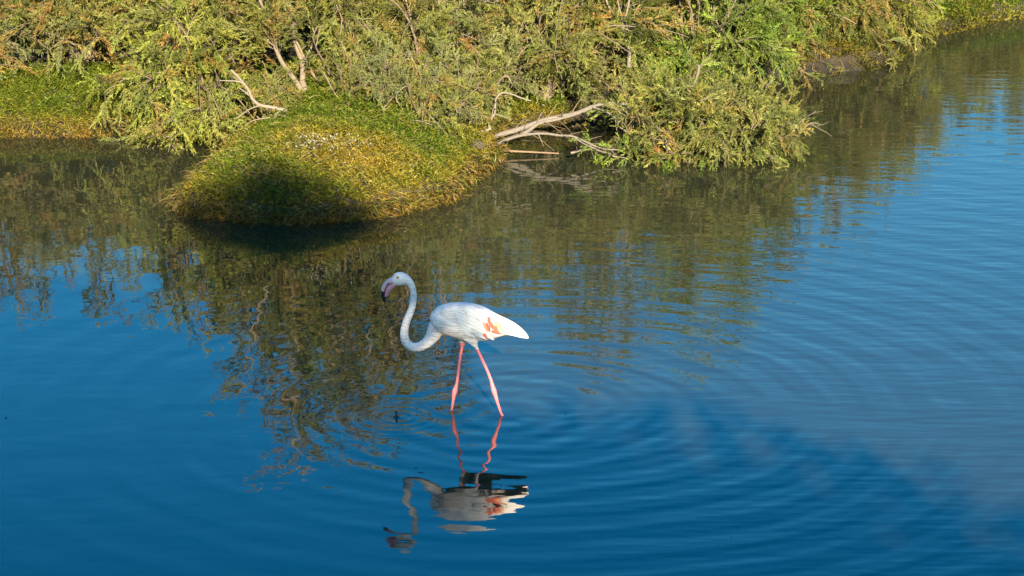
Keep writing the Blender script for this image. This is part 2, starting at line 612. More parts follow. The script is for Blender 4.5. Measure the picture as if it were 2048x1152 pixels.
SH = "tamarisk_shrub"
A = build_bush(SH, "grey green and tan tamarisk shrub at the far left of the bank", "shrub", pxl(-30, 26.7), rs(11), 1.5, 1.05, 12, 'grey', 0.34, G_SH, lean=(0.1, -0.15), skirt_h=(.15, 1.0), sp_len=(.06, .13))
B = build_bush(SH, "tamarisk shrub with dry tan patches behind the low grassy bank", "shrub", pxl(165, 26.9), rs(12), 1.45, 1.05, 13, 'olive', 0.30, G_SH, lean=(0, -0.15), skirt_h=(.2, 1.0))
Cb = build_bush(SH, "large pale green tamarisk shrub drooping over the dark inlet left of the grassy mound", "shrub", pxl(400, 25.7), rs(13), 1.6, 0.72, 14, 'light', 0.08, G_SH,
                lean=(-0.08, -0.75), droop=.85, tilt=(10, 85), sec_len=(0.28, 0.6), arch=.75, skirt=26, skirt_h=(-.3, 1.0))
G2 = build_bush(SH, "olive tamarisk shrub with several thin stems right of the tall trunk", "shrub", pxl(745, 25.75), rs(15), 2.7, 0.85, 12, 'olive', 0.2, G_SH, tilt=(6, 70), start=.2, skirt=11, skirt_h=(.2, 1.0), bark=BARK * 1.25)
Fb = build_bush(SH, "tamarisk shrub sending a feathery branch low over the grassy mound", "shrub", pxl(850, 25.5), rs(16), 2.3, .8, 12, 'olive', 0.16, G_SH, tilt=(6, 70), start=.2, skirt=11, skirt_h=(.15, 1.0), bark=BARK * 1.25, sp_len=(.065, .14))
Pb = build_bush(SH, "low tamarisk shrub crowding the top of the mound right of the two pale trunks", "shrub", pxl(688, 25.35), rs(24), 1.0, .6, 9, 'olive', 0.14, G_SH, tilt=(10, 80), skirt=8, skirt_h=(.1, .6), sec_len=(.2, .42), dens=.9)
Qb = build_bush(SH, "low grey green tamarisk shrub on the slope behind the broken bleached limb", "shrub", pxl(975, 25.75), rs(25), 1.15, .6, 9, 'grey', 0.12, G_SH, tilt=(10, 80), skirt=8, skirt_h=(.12, .7), sec_len=(.2, .42), dens=.9)
Hb = build_bush(SH, "green tamarisk shrub above the bleached fallen limb", "shrub", pxl(1080, 26.1), rs(17), 1.5, 1.0, 13, 'olive', 0.12, G_SH, lean=(0, -.2))
Ib = build_bush(SH, "tamarisk shrub with brown withered sprays behind the long fallen trunk", "shrub", pxl(1175, 26.6), rs(18), 2.2, 1.0, 11, 'dark', 0.3, G_SH)
Kb = build_bush(SH, "bright green feathery tamarisk shrub rising behind the fallen foliage", "shrub", pxl(1385, 26.9), rs(19), 2.4, 0.85, 14, 'bright', 0.04, G_SH, lean=(0, .05), tilt=(6, 80), skirt=14, skirt_h=(.35, 1.2), sp_len=(.09, .185))
Lb = build_bush(SH, "dull olive tamarisk shrub at the dark waterline right of the bright green one", "shrub", pxl(1530, 28.3), rs(20), 1.75, 0.85, 11, 'dark', 0.22, G_SH, lean=(0, -.3), tilt=(8, 85), skirt_h=(-.25, .7))
Mb = build_bush(SH, "rounded olive tamarisk shrub behind the yellow grass tuft", "shrub", pxl(1650, 29.0), rs(21), 1.35, 0.85, 11, 'olive', 0.16, G_SH, lean=(0, -.3), tilt=(8, 85), skirt_h=(-.25, .7))
Nb = build_bush(SH, "green tamarisk shrub leaning out over the water at the right bend", "shrub", pxl(1750, 29.7), rs(22), 1.25, 0.55, 12, 'light', 0.08, G_SH, lean=(.15, -.3), tilt=(8, 88), droop=1.1, skirt_h=(-.3, .5))

# ------------------------------------------------------------------ tree with two visible trunks on the mound
base = on_y(617, 192, 25.15)
def py_(lst, y0, y1=None):
    n = len(lst)
    ys = np.linspace(y0, y0 if y1 is None else y1, n)
    return np.array([on_y(a, b, yy) for (a, b), yy in zip(lst, ys)])
t1 = py_([(617, 194), (605, 165), (606, 130), (597, 105), (584, 60), (580, 20), (574, -30), (566, -110), (575, -220), (560, -340), (570, -470)], 25.15, 25.9)
t2 = py_([(612, 196), (590, 160), (566, 128), (552, 98), (540, 60), (520, 0), (490, -80), (470, -180)], 25.1, 25.0)
t3 = py_([(584, 60), (592, 20), (610, -40), (640, -120), (660, -240), (650, -330)], 25.45, 26.0)
t4 = py_([(606, 130), (640, 60), (690, -20), (720, -110)], 25.3, 25.6)
loc = Vector(base); off = np.array(base)
Dt = empty("tamarisk_tree", loc, "tallest tamarisk tree with two bare pale trunks rising from the top of the mound", "tree")
rng = rs(14)
ml, mt = MB(), MB()
dress(rng, ml, mt, [s - off for s in (catmull(t1, 16), catmull(t2, 12), catmull(t3, 10), catmull(t4, 8))], 4.0, 'olive', 0.14, start=0.36, sec_len=(.35, .8), droop=.5)
for s, r0 in ((t1, .030), (t2, .026), (t3, .015), (t4, .011)):
    m1 = MB(); c = catmull(s, 20) - off
    m1.tube(c, np.linspace(r0, r0 * .3, 20), 8, np.array((.15, .12, .085)))
    link("trunk", m1.mesh("trunk", M_bark, True), Dt, False)
link("twigs", mt.mesh("twigs", M_bark), Dt, False)["kind"] = "stuff"
link("crown", ml.mesh("crown", M_leaf), Dt, False)

# ------------------------------------------------------------------ shrubs behind, copies
rng = rs(31)
G_BK = "tamarisk shrubs filling the thicket behind the front row"
back = [(-130, 28.2, A, .85, "thicket shrub behind the grey green shrub at the far left"), (60, 28.3, B, .95, "thicket shrub in the gap between the two leftmost front shrubs"), (250, 28.0, A, .85, "thicket shrub between the tan patched shrub and the big drooping one"),
        (330, 27.5, B, .95, "thicket shrub directly behind the big drooping shrub"), (480, 27.0, G2, .78, "thicket shrub just left of the two bare pale trunks"), (590, 27.0, G2, 1.1, "tall thicket shrub directly behind the two bare pale trunks"),
        (665, 26.9, Fb, 1.0, "thicket shrub just right of the two bare pale trunks"), (800, 27.3, G2, .95, "thicket shrub above the middle of the mound, behind its thin stems"), (930, 26.8, Fb, .62, "thicket shrub behind the slender whitish stems"),
        (1000, 27.3, Hb, .95, "thicket shrub behind the bleached limb with upright forks"), (1120, 27.9, Kb, .75, "thicket shrub above the start of the fallen trunk"), (1230, 27.5, Ib, 1.0, "thicket shrub behind the bare forked pale stems"),
        (1290, 28.0, Hb, 1.0, "thicket shrub between the bare forked stems and the bright green shrub"), (1440, 28.6, Kb, .85, "thicket shrub behind the bright green feathery shrub"), (1490, 28.1, Kb, .8, "bright thicket shrub left of the dull olive shrub"),
        (1580, 29.9, Lb, .8, "thicket shrub behind the dull olive shrub at the dark waterline"), (1700, 30.3, Mb, .95, "thicket shrub behind the rounded olive shrub"), (1620, 31.0, Nb, 1.0, "pale thicket shrub at the top edge above the rounded olive shrub"),
        (1790, 31.5, Mb, .9, "thicket shrub behind the shrub leaning over the right bend")]
for k, (px, y, src, sc, lab) in enumerate(back):
    copy_bush(src, pxl(px, y), rng.uniform(-.6, .6), sc, lab, G_BK)
deep = [(60, 29.8, B, .9), (420, 29.0, G2, .9), (700, 29.0, G2, .9), (950, 29.2, Ib, .85), (1200, 29.6, Hb, .95), (200, 29.6, A, .95), (560, 29.3, Fb, .9), (1080, 29.6, Ib, .9), (1340, 30.2, Kb, .8), (1480, 31.0, Lb, .9)]
for px, y, src, sc in deep:
    copy_bush(src, pxl(px, y), rng.uniform(0, 6.28), sc, "tamarisk shrub deep in the thicket, behind two rows of shrubs", "tamarisk shrubs deep in the thicket")
low = [(700, 24.8, Pb, .5, "knee high tamarisk shrub at the back edge of the mound's crest"), (775, 24.55, Qb, .5, "small tamarisk shrub on the crest under the low feathery branch"), (838, 24.5, Pb, .55, "small tamarisk shrub right of the low feathery branch"),
       (900, 24.75, Qb, .6, "small tamarisk shrub left of the broken bleached limb"), (940, 25.1, Pb, .7, "small dense tamarisk shrub just behind the broken bleached limb"), (540, 25.0, Pb, .5, "small tamarisk shrub on the slope left of the two pale trunks"),
       (1640, 28.75, Mb, .6, "small tamarisk shrub overhanging the muddy edge left of the grass tuft"), (1690, 28.95, Lb, .55, "small tamarisk shrub overhanging the muddy edge right of the grass tuft")]
for px, y, src, sc, lab in low:
    copy_bush(src, pxl(px, y), rng.uniform(-.5, .5), sc, lab, G_SH)
far = [(1880, 33.6, Nb, .95, "tamarisk shrub behind the bright green grass patch near the right bend"), (1960, 33.9, Mb, .85, "tamarisk shrub right of the bright green grass patch at the far shore"),
       (2040, 34.3, Lb, .8, "brownish tamarisk shrub at the upper right end of the shore"), (2130, 34.8, Mb, .9, "last tamarisk shrub along the right shore"),
       (1850, 35.2, Mb, 1.1, "tamarisk shrub standing back from the right bend"), (-330, 27.6, B, 1.0, "tamarisk shrub beyond the left end of the bank"),
       (-560, 27.9, A, 1.1, "second tamarisk shrub beyond the left end of the bank"), (-820, 28.2, G2, .7, "third tamarisk shrub beyond the left end of the bank"), (-450, 29.5, Ib, .9, "tamarisk shrub set back beyond the left end of the bank"),
       (2290, 35.3, Lb, 1.0, "tamarisk shrub beyond the right end of the shore"), (2460, 35.8, Nb, 1.1, "second tamarisk shrub beyond the right end of the shore"), (2020, 37.0, Mb, 1.3, "tamarisk shrub set back behind the far right shore"),
       (2240, 37.5, Kb, .8, "bright tamarisk shrub set back behind the far right shore")]
for px, y, src, sc, lab in far:
    copy_bush(src, pxl(px, y), rng.uniform(-.6, .6), sc, lab, G_SH)

# ------------------------------------------------------------------ bare forked pale tree
bt = empty("bare_tree", on_y(1258, 130, 26.1), "bare pale forked stems standing up in the thicket left of the bright green shrub", "tree")
off = np.array(bt.location)
for pts, r0 in (([(1258, 135), (1258, 95), (1248, 65), (1238, 45), (1225, 25), (1214, 5), (1205, -40)], .020),
                ([(1248, 62), (1250, 40), (1256, 15), (1262, -20), (1275, -70)], .014),
                ([(1246, 60), (1244, 35), (1236, 5), (1232, -40)], .010),
                ([(1197, 62), (1180, 40), (1166, 12), (1158, -15), (1150, -60)], .013)):
    m1 = MB(); c = catmull(py_(pts, 26.05), 14) - off
    m1.tube(c, np.linspace(r0, r0 * .4, 14), 7, PALE)
    link("stem", m1.mesh("stem", M_bark, True), bt, False)

# ------------------------------------------------------------------ fallen tree over the water
ft = empty("fallen_tree", on_y(985, 288, 24.95), "tamarisk fallen sideways over the water with bleached trunk and living foliage", "tree")
off = np.array(ft.location)
limbs = [
    ([(978, 284), (1000, 270), (1040, 258), (1090, 240), (1150, 228), (1185, 214), (1215, 208), (1248, 209), (1275, 215), (1320, 205), (1345, 194), (1380, 178), (1395, 150), (1398, 130)], .040, 24.95, 24.9),
    ([(982, 292), (1010, 281), (1050, 266), (1078, 247), (1110, 240), (1150, 230)], .036, 24.85, 24.9),
    ([(984, 294), (1030, 274), (1080, 267), (1120, 271), (1150, 274), (1200, 296), (1240, 300)], .022, 24.75, 24.5),
    ([(1185, 214), (1215, 225), (1245, 246), (1290, 252), (1340, 262)], .014, 24.9, 24.6),
    ([(1215, 214), (1250, 216), (1300, 222), (1360, 226), (1420, 232), (1500, 225), (1560, 235)], .022, 24.92, 24.9),
    ([(1365, 226), (1385, 246), (1410, 256), (1432, 272)], .012, 24.6, 24.5),
    ([(1360, 226), (1400, 240), (1440, 262), (1470, 270)], .009, 24.7, 24.5),
    ([(1405, 202), (1420, 180), (1427, 140)], .009, 25.0, 25.2),
    ([(1420, 210), (1440, 194), (1470, 200), (1490, 190)], .010, 24.9, 24.9),
    ([(1150, 276), (1170, 288), (1200, 302), (1222, 308)], .015, 24.4, 24.2),
    ([(1560, 235), (1600, 258), (1622, 246), (1645, 250)], .010, 24.8, 24.9),
    ([(1585, 262), (1605, 240), (1632, 222)], .007, 24.8, 24.9),
    ([(1500, 240), (1545, 288), (1580, 292), (1595, 272)], .009, 24.5, 24.6),
    ([(1540, 290), (1515, 296), (1490, 318)], .006, 24.5, 24.4),
    ([(1410, 290), (1440, 306), (1470, 310), (1492, 300)], .007, 24.4, 24.35),
    ([(1440, 306), (1452, 318)], .004, 24.35, 24.3),
    ([(1540, 288), (1520, 305), (1512, 314)], .004, 24.5, 24.45),
    ([(1240, 255), (1275, 275), (1310, 278), (1350, 285)], .010, 24.7, 24.3),
    ([(1280, 230), (1310, 250), (1330, 275), (1335, 305)], .010, 24.6, 24.2),
]
stems = []
for pts, r0, y0, y1 in limbs:
    m1 = MB(); n = 6 * len(pts); c = catmull(py_(pts, y0, y1), n) - off
    r0 *= .66
    m1.tube(c, np.linspace(r0, r0 * .42, n), 8, np.array((.135, .118, .095)))
    link("limb", m1.mesh("limb", M_bark, True), ft, False)
    stems.append(c)
rng = rs(41)
# living shoots filling the volume over the water
shoots = []
for k in range(135):
    px = rng.uniform(1215, 1510); t = (px - 1165) / 410
    lo = 312 - 14 * max(0, t - .75) * 4; hi = 232 - 40 * math.sin(min(1, t * 1.3) * math.pi * .8)
    py = rng.uniform(hi + 25, lo)
    y = rng.uniform(24.85, 25.5) if py < 262 and px < 1330 else rng.uniform(24.3, 25.3)
    p = on_y(px, py, y); p[2] = max(p[2], 0.02)
    d = np.array([rng.uniform(-.3, .9), rng.uniform(-.5, .3), rng.uniform(-.05, .9)])
    shoots.append(curve_branch(rng, p - off, d, rng.uniform(.3, .55), 0.7, 7))
ml, mt = MB(), MB()
dress(rng, ml, mt, shoots, 1.5, 'olive', 0.10, start=0.02, sec_len=(.16, .36), droop=.6, sp_len=(.08, .17), up=.12)
dress(rng, ml, mt, [c_[6:] for c_ in stems], 1.6, 'olive', .1, start=.05, sec_len=(.12, .34), bare=1.0, up=.1, droop=.3)
dress(rng, ml, mt, [stems[0][52:], stems[4][20:], stems[8], stems[3][10:]], .7, 'light', .12, start=.1, sec_len=(.15, .35), sp_len=(.08, .17))
dress(rng, ml, mt, [curve_branch(rng, on_y(px, py, 24.4) - off, (rng.uniform(-.3, .5), -.3, .3), .3, .6, 6) for px, py in ((1190, 300), (1235, 312), (1285, 310), (1320, 315), (1365, 308), (1420, 285), (1300, 318), (1255, 300))],
      1.4, 'bright', .10, start=.05, sec_len=(.12, .25), sp_len=(.07, .15))
link("twigs", mt.mesh("twigs", M_bark), ft, False)["kind"] = "stuff"
link("crown", ml.mesh("crown", M_leaf), ft, False)


def limb_thing(name, label, cat, lims, y, col=PALE, group=None, part="limb", single=False):
    e = empty(name, on_y(*lims[0][0][0], y), label, cat, group)
    o = np.array(e.location)
    for pts, r0, dy in lims:
        m1 = MB(); n = 5 * len(pts); c = catmull(py_(pts, y + dy), n) - o
        m1.tube(c, np.linspace(r0, r0 * .5, n), 8, col)
        link(part, m1.mesh(part, M_bark, True), e, False)
    return e


limb_thing("fallen_limb", "bleached broken limb with upright forks lying on the mound beside the fallen tree", "branch",
           [([(911, 273), (940, 267), (968, 262), (982, 257)], .019, 0), ([(981, 259), (978, 246), (990, 225), (991, 200), (1004, 186), (1022, 188), (1040, 195), (1062, 202)], .012, 0),
            ([(979, 247), (972, 235), (969, 222)], .007, 0), ([(978, 246), (984, 230), (987, 212)], .006, .02), ([(990, 228), (1005, 232), (1020, 238)], .005, .02)], 24.75)
limb_thing("broken_limb", "bare grey limb with many dead twigs resting on the left shoulder of the mound", "branch",
           [([(574, 221), (545, 215), (520, 210), (504, 197), (497, 180), (480, 158), (462, 140)], .017, 0), ([(497, 180), (480, 164), (440, 161)], .008, 0), ([(504, 196), (490, 184), (478, 176)], .008, .03),
            ([(520, 211), (500, 218), (480, 232), (468, 238)], .006, -.03), ([(560, 222), (548, 232), (556, 244)], .005, -.05), ([(575, 235), (562, 230), (552, 233), (549, 246)], .006, -.06),
            ([(540, 235), (510, 240), (490, 250)], .005, -.08)], 24.5, np.array((.17, .145, .11)))
limb_thing("floating_pole", "long thin log lying level on the water under the fallen tree", "log", [([(988, 299), (1020, 302), (1060, 304), (1118, 307)], .012, 0)], 24.65, np.array((.17, .115, .07)))
limb_thing("driftwood", "short split pale driftwood poking out of the water beneath the fallen foliage", "log", [([(1142, 306), (1165, 300), (1185, 299), (1204, 303)], .010, 0), ([(1224, 312), (1252, 316)], .006, 0)], 24.35, np.array((.19, .155, .12)))
thin = [(642, 198, 642, 165, 640, 110), (655, 200, 652, 165, 655, 130), (672, 206, 680, 180, 684, 150), (713, 206, 712, 170, 714, 130), (743, 210, 740, 170, 736, 120), (692, 200, 700, 180, 704, 150)]
for k, (a, b, c_, d, e_, f) in enumerate(thin):
    pass

# low feathery branch over the mound
ob = empty("overhanging_branch", on_y(760, 246, 24.6), "feathery live branch reaching low over the right shoulder of the mound", "branch")
off = np.array(ob.location)
rng = rs(47)
b1 = catmull(py_([(760, 246), (785, 222), (810, 207), (838, 190), (870, 160)], 24.5, 25.4), 14) - off
b2 = catmull(py_([(768, 240), (800, 243), (830, 240), (865, 250)], 24.5, 24.3), 10) - off
m1 = MB(); m1.tube(b1, np.linspace(.012, .014, 14), 7, PALE); link("limb", m1.mesh("limb", M_bark, True), ob, False)
m1 = MB(); m1.tube(b2, np.linspace(.008, .004, 10), 6, PALE); link("limb", m1.mesh("limb", M_bark, True), ob, False)
ml, mt = MB(), MB()
dress(rng, ml, mt, [b1, b2, catmull(py_([(800, 215), (850, 222), (880, 240)], 24.6, 24.2), 8) - off], 1.3, 'light', .06, start=.15, sec_len=(.18, .4), droop=.7, sp_len=(.09, .18))
link("twigs", mt.mesh("twigs", M_bark), ob, False)["kind"] = "stuff"; link("crown", ml.mesh("crown", M_leaf), ob, False)

# pale thin stems in front of the thicket
for px, x2, y2, col, lab in ((932, 928, 60, PALE, "pair of slender whitish stems standing upright in the middle of the thicket"),):
    e = limb_thing("slender_stems", lab, "tree", [([(px, 200), (px + 1, 150), (px - 2, 105), (x2, y2), (x2, 20), (x2 - 4, -40)], .010, 0),
                   ([(px + 9, 205), (px + 6, 150), (px + 9, 110), (px + 2, 80), (px, 50)], .008, .03), ([(px + 6, 150), (px + 18, 135), (px + 35, 112)], .004, .03)], 25.6, PALE)
limb_thing("leaning_stem", "crooked grey stem rooted at the right edge of the mound", "tree", [([(901, 268), (909, 250), (906, 220), (896, 195), (880, 170)], .013, 0), ([(906, 222), (912, 200), (911, 180)], .006, 0)], 25.0, np.array((.17, .148, .115)))
limb_thing("old_stump_trunk", "thick fibrous brown trunk in the dark gap behind the mound", "tree", [([(944, 255), (942, 230), (940, 205), (936, 160)], .024, 0), ([(948, 250), (950, 230), (946, 210)], .010, -.02)], 25.5, np.array((.15, .12, .08)))

# ------------------------------------------------------------------ grass tuft on the right bank
tuft = MB(); rng = rs(51)
b0 = on_y(1668, 132, 28.5)
for k in range(90):
    az = rng.uniform(0, 6.28); ln = rng.uniform(.22, .42)
    d = np.array([math.cos(az) * .5, math.sin(az) * .5 - .15, 1.0])
    c = curve_branch(rng, b0 + rng.normal(size=3) * .03, d, ln, 1.9, 6, .05)
    w = np.cross(c[1] - c[0], [math.sin(az), math.cos(az), .1]); w /= np.linalg.norm(w)
    wd = np.array([.006, .007, .006, .005, .003, .001])[:, None]
    v = np.vstack([c - w * wd, c + w * wd]); f = [(q, q + 1, q + 7, q + 6) for q in range(5)]
    tuft.add(v, f, np.array((.30, .25, .06)) * rng.uniform(.6, 1.2))
o = link("grass_tuft", tuft.mesh("grass_tuft", M_grass)); tag(o, "yellow arching grass tuft at the waterline below the olive shrub", "grass tuft")

# ------------------------------------------------------------------ ground cover on the banks
rng = rs(61)


def leaf_v(n_seg=2):
    """narrow leaf of unit length along x: folded blade, 4 triangles"""
    v = np.array([[0, 0, 0], [.4, .11, .10], [.4, -.11, .10], [.42, 0, .04], [1, 0, .0]])
    f = np.array([[0, 3, 1], [0, 2, 3], [1, 3, 4], [3, 2, 4]])
    return v, f


def scatter_leaves(mb, rng, pos, dirs, lens, cols, wide=1.0):
    V, F = leaf_v()
    V = V * np.array([1, wide, wide])
    dirs = dirs / (np.linalg.norm(dirs, axis=1, keepdims=True) + 1e-9)
    ref = np.tile([0, 0, 1.0], (len(pos), 1)) + .4 * rng.normal(size=(len(pos), 3))
    b = np.cross(ref, dirs); b /= np.linalg.norm(b, axis=1, keepdims=True) + 1e-9
    c = np.cross(dirs, b)
    M = np.stack([dirs, b, c], -1)
    W = np.einsum('nij,vj->nvi', M, V) * lens[:, None, None] + pos[:, None, :]
    FF = (F[None] + (np.arange(len(pos)) * len(V))[:, None, None]).reshape(-1, 3)
    mb.add(W.reshape(-1, 3), FF, np.repeat(cols, len(V), axis=0))


def sprouts(mb, rng, n, xr, yr, sdmax, dryness, leaf=(.03, .055), per=6, green=((.075, .135, .012), (.135, .175, .02)), hgt=.07, dens_keep=None):
    x = rng.uniform(*xr, n); y = rng.uniform(*yr, n)
    sd = signed_dist(x, y)
    k = (sd > -.03) & (sd < sdmax)
    if dens_keep is not None: k &= dens_keep(x, y, sd)
    x, y, sd = x[k], y[k], sd[k]
    z = height(x, y)
    n = len(x)
    lean = np.stack([rng.normal(0, .25, n), rng.normal(-.1, .25, n), np.ones(n)], -1)
    hh = rng.uniform(.4, 1.2, n) * hgt * (1 + .7 * np.clip(vnoise(x * 7, y * 7, 21) * 2, -.6, 1))
    dry = dryness(x, y, sd) + rng.normal(0, .09, n)
    g = rng.random((n, 1))
    G = np.array(green[0]) * (1 - g) + np.array(green[1]) * g
    Yl = np.array((.29, .225, .030)); O = np.array((.30, .150, .035))
    dd = np.clip(dry, 0, 1)[:, None]
    col = np.where(dd < .5, G * (1 - 2 * dd) + Yl * 2 * dd, Yl * (2 - 2 * dd) + O * (2 * dd - 1))
    P, D, Ln, Cc = [], [], [], []
    for q in range(per):
        f = (q + .6) / per
        az = rng.uniform(0, 6.28, n)
        up = rng.uniform(.1, .9, n)
        P.append(np.stack([x, y, z], -1) + lean * (hh * f)[:, None])
        D.append(np.stack([np.cos(az), np.sin(az), up], -1))
        Ln.append(rng.uniform(*leaf, n) * (1.15 - .4 * f))
        Cc.append(col * rng.uniform(.75, 1.22, (n, 1)))
    scatter_leaves(mb, rng, np.vstack(P), np.vstack(D), np.concatenate(Ln), np.vstack(Cc))
    return np.stack([x, y, z], -1), lean, hh, dd


def mound_dry(x, y, sd):
    rim = np.exp(-sd / .13) * .85
    # orange-brown withered patch on the front right of the mound
    c = on_z(700, 385); patch = .5 * np.exp(-(((x - c[0]) / .8) ** 2 + ((y - c[1] + .15) / .55) ** 2))
    leftrim = .5 * np.exp(-((x + 2.75) / .35) ** 2) * (y < 23.6)
    return np.clip(np.maximum(rim, np.maximum(patch, leftrim)) + .22 * vnoise(x * 5, y * 5, 9) - .03, 0, 1)


mb = MB()
sprouts(mb, rng, 33000, (-3.3, 0.5), (22.0, 26.3), 3.2, mound_dry, leaf=(.032, .062))
# dry runners hanging over the edge of the mound
pts = []
for k in range(4200):
    q = rng.integers(9, 27) + rng.random()
    a, b = np.array(shore[3 + int(q) - 1]), np.array(shore[3 + int(q)])
    p = a + (b - a) * (q % 1)
    p = np.array([p[0] + rng.normal(0, .04), p[1] + abs(rng.normal(0, .07)) - .03, rng.uniform(0.0, .14)])
    az = rng.uniform(0, 6.28)
    c = curve_branch(rng, p, (math.cos(az), math.sin(az) - .3, rng.uniform(-.1, .9)), rng.uniform(.05, .14), 1.2, 5, .25)
    c[:, 2] = np.maximum(c[:, 2], .004)
    w = np.array([.0026, .003, .0026, .002, .001])[:, None] * np.array([[rng.normal(), rng.normal(), .6]])
    mb.add(np.vstack([c - w, c + w]), [(i_, i_ + 1, i_ + 6, i_ + 5) for i_ in range(4)], (np.array((.20, .14, .04)) if rng.random() < .6 else np.array((.13, .14, .02))) * rng.uniform(.3, 1.3))
for k in range(1300):
    x, y = rng.uniform(-3.0, 0.1), rng.uniform(22.2, 25.2)
    if signed_dist(np.array([x]), np.array([y]))[0] < 0.02: continue
    p = np.array([x, y, gz(x, y) + rng.uniform(.03, .09)]); az = rng.uniform(0, 6.28)
    c = curve_branch(rng, p, (math.cos(az), math.sin(az), rng.uniform(0, .9)), rng.uniform(.06, .2), .8, 5, .2)
    w = np.array([.003, .003, .003, .002, .001])[:, None] * np.array([[rng.normal(), rng.normal(), .5]])
    mb.add(np.vstack([c - w, c + w]), [(i_, i_ + 1, i_ + 6, i_ + 5) for i_ in range(4)], np.array((.22, .16, .07)) * rng.uniform(.4, 1.4))
gc = link("ground_cover", mb.mesh("ground_cover", M_grass))
tag(gc, "creeping green plants turning yellow and orange over the rounded mound", "ground cover", kind="stuff")

mb = MB()
sprouts(mb, rng, 9500, (-5.4, -3.1), (25.2, 27.2), 1.3, lambda x, y, sd: np.clip(np.exp(-sd / .11) * .72 + .14 * vnoise(x * 5, y * 5, 4) + .05, 0, 1), leaf=(.03, .06))
for k in range(1300):
    x = rng.uniform(-5.6, -3.25); a = on_z(0, 275)[1]
    p = np.array([x, a + rng.uniform(-.02, .16), rng.uniform(.02, .16)])
    c = curve_branch(rng, p, (rng.normal(), rng.normal() - .3, rng.uniform(-.2, 1)), rng.uniform(.05, .14), 1.2, 5, .25)
    c[:, 2] = np.maximum(c[:, 2], .004)
    w = np.array([.0026, .003, .0026, .002, .001])[:, None] * np.array([[rng.normal(), rng.normal(), .6]])
    mb.add(np.vstack([c - w, c + w]), [(i_, i_ + 1, i_ + 6, i_ + 5) for i_ in range(4)], (np.array((.24, .18, .05)) if rng.random() < .65 else np.array((.13, .14, .02))) * rng.uniform(.4, 1.2))
gc = link("ground_cover", mb.mesh("ground_cover", M_grass))
tag(gc, "green creeping plants with a straw coloured edge on the low left bank", "ground cover", kind="stuff")

mb = MB()
sprouts(mb, rng, 10000, (4.3, 6.6), (29.6, 33.0), 1.2, lambda x, y, sd: np.clip(np.exp(-sd / .1) * .4 + .0, 0, 1), green=((.06, .15, .01), (.13, .2, .02)), leaf=(.035, .07), hgt=.09)
gc = link("ground_cover", mb.mesh("ground_cover", M_grass))
tag(gc, "bright green grass patch at the far right bend of the shore", "ground cover", kind="stuff")

mb = MB()
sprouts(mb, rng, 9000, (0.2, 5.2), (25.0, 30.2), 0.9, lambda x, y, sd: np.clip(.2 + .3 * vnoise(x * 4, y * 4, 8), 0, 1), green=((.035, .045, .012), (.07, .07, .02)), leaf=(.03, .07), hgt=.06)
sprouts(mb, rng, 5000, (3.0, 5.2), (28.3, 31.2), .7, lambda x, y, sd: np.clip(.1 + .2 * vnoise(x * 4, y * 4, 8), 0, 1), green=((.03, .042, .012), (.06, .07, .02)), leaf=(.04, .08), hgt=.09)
gc = link("ground_cover", mb.mesh("ground_cover", M_grass))
tag(gc, "brown and olive undergrowth along the shaded right shore", "ground cover", kind="stuff")

# whitish dried flecks among the mound plants
mb = MB(); P = []
for cx, cy, sx, sy, n in ((655, 297, 45, 8, 210), (600, 303, 25, 8, 70), (560, 320, 40, 8, 60), (700, 320, 40, 15, 60), (715, 370, 20, 14, 40), (555, 375, 8, 8, 12), (820, 348, 6, 3, 8), (940, 235, 60, 12, 40)):
    for k in range(n):
        q = on_z(cx + rng.normal() * sx, cy + rng.normal() * sy, .5)
        for it in range(12):
            q = on_z(*( (cx + rng.normal() * 0, cy) if False else (1024 + q[0] / (q[1] * C16 + (CAM_H - q[2]) * S16) * FPX, 576 - ((q[2] - CAM_H) * C16 + q[1] * S16) / (q[1] * C16 + (CAM_H - q[2]) * S16) * FPX)), max(.05, gz(q[0], q[1])))
        P.append(q + np.array([0, 0, rng.uniform(.05, .09)]))
P = np.array(P); n = len(P); az = rng.uniform(0, 6.28, n)
scatter_leaves(mb, rng, P, np.stack([np.cos(az), np.sin(az), rng.uniform(0, 1, n)], -1), rng.uniform(.014, .034, n), np.array((.52, .53, .44)) * rng.uniform(.6, 1.1, (n, 1)))
o = link("flowers", mb.mesh("flowers", M_grass)); tag(o, "scattered small whitish dried flowers on top of the mound", "flowers", kind="stuff")

# eroded lump of earth at the right end of the mound
def lump(name, c, r, seed, mat):
    rg = rs(seed); m1 = MB()
    u = np.linspace(0, 2 * math.pi, 25)[:-1]; v = np.linspace(-.5 * math.pi, .5 * math.pi, 13)
    U, V = np.meshgrid(u, v)
    d = np.stack([np.cos(V) * np.cos(U), np.cos(V) * np.sin(U), np.sin(V)], -1)
    k = 1 + .3 * vnoise(d[..., 0] * 3, d[..., 1] * 3 + d[..., 2] * 2, seed) + .22 * vnoise(d[..., 0] * 8, d[..., 2] * 8 + d[..., 1] * 4, seed + 1)
    W = np.array(c) + d * np.array(r) * k[..., None]
    ny, nx = U.shape
    i = np.arange(ny - 1)[:, None] * nx; j = np.arange(nx)[None, :]; jj = (j + 1) % nx
    m1.add(W.reshape(-1, 3), np.stack([i + j, i + jj, i + nx + jj, i + nx + j], -1).reshape(-1, 4), (.075, .058, .036))
    return link(name, m1.mesh(name, mat, True))


o = lump("earth_lump", on_z(966, 316, .02), (.07, .18, .10), 5, M_bark); tag(o, "crumbling pale lump of earth where the mound meets the fallen trunk", "earth lump")
o = lump("earth_lump", on_z(955, 290, .18), (.06, .10, .04), 8, M_bark); tag(o, "small flat brown lump of earth under the broken bleached limb", "earth lump")

# ------------------------------------------------------------------ flamingo
YF = CAM_H / math.tan(R(PITCH) + math.atan((826 - 576) / FPX))


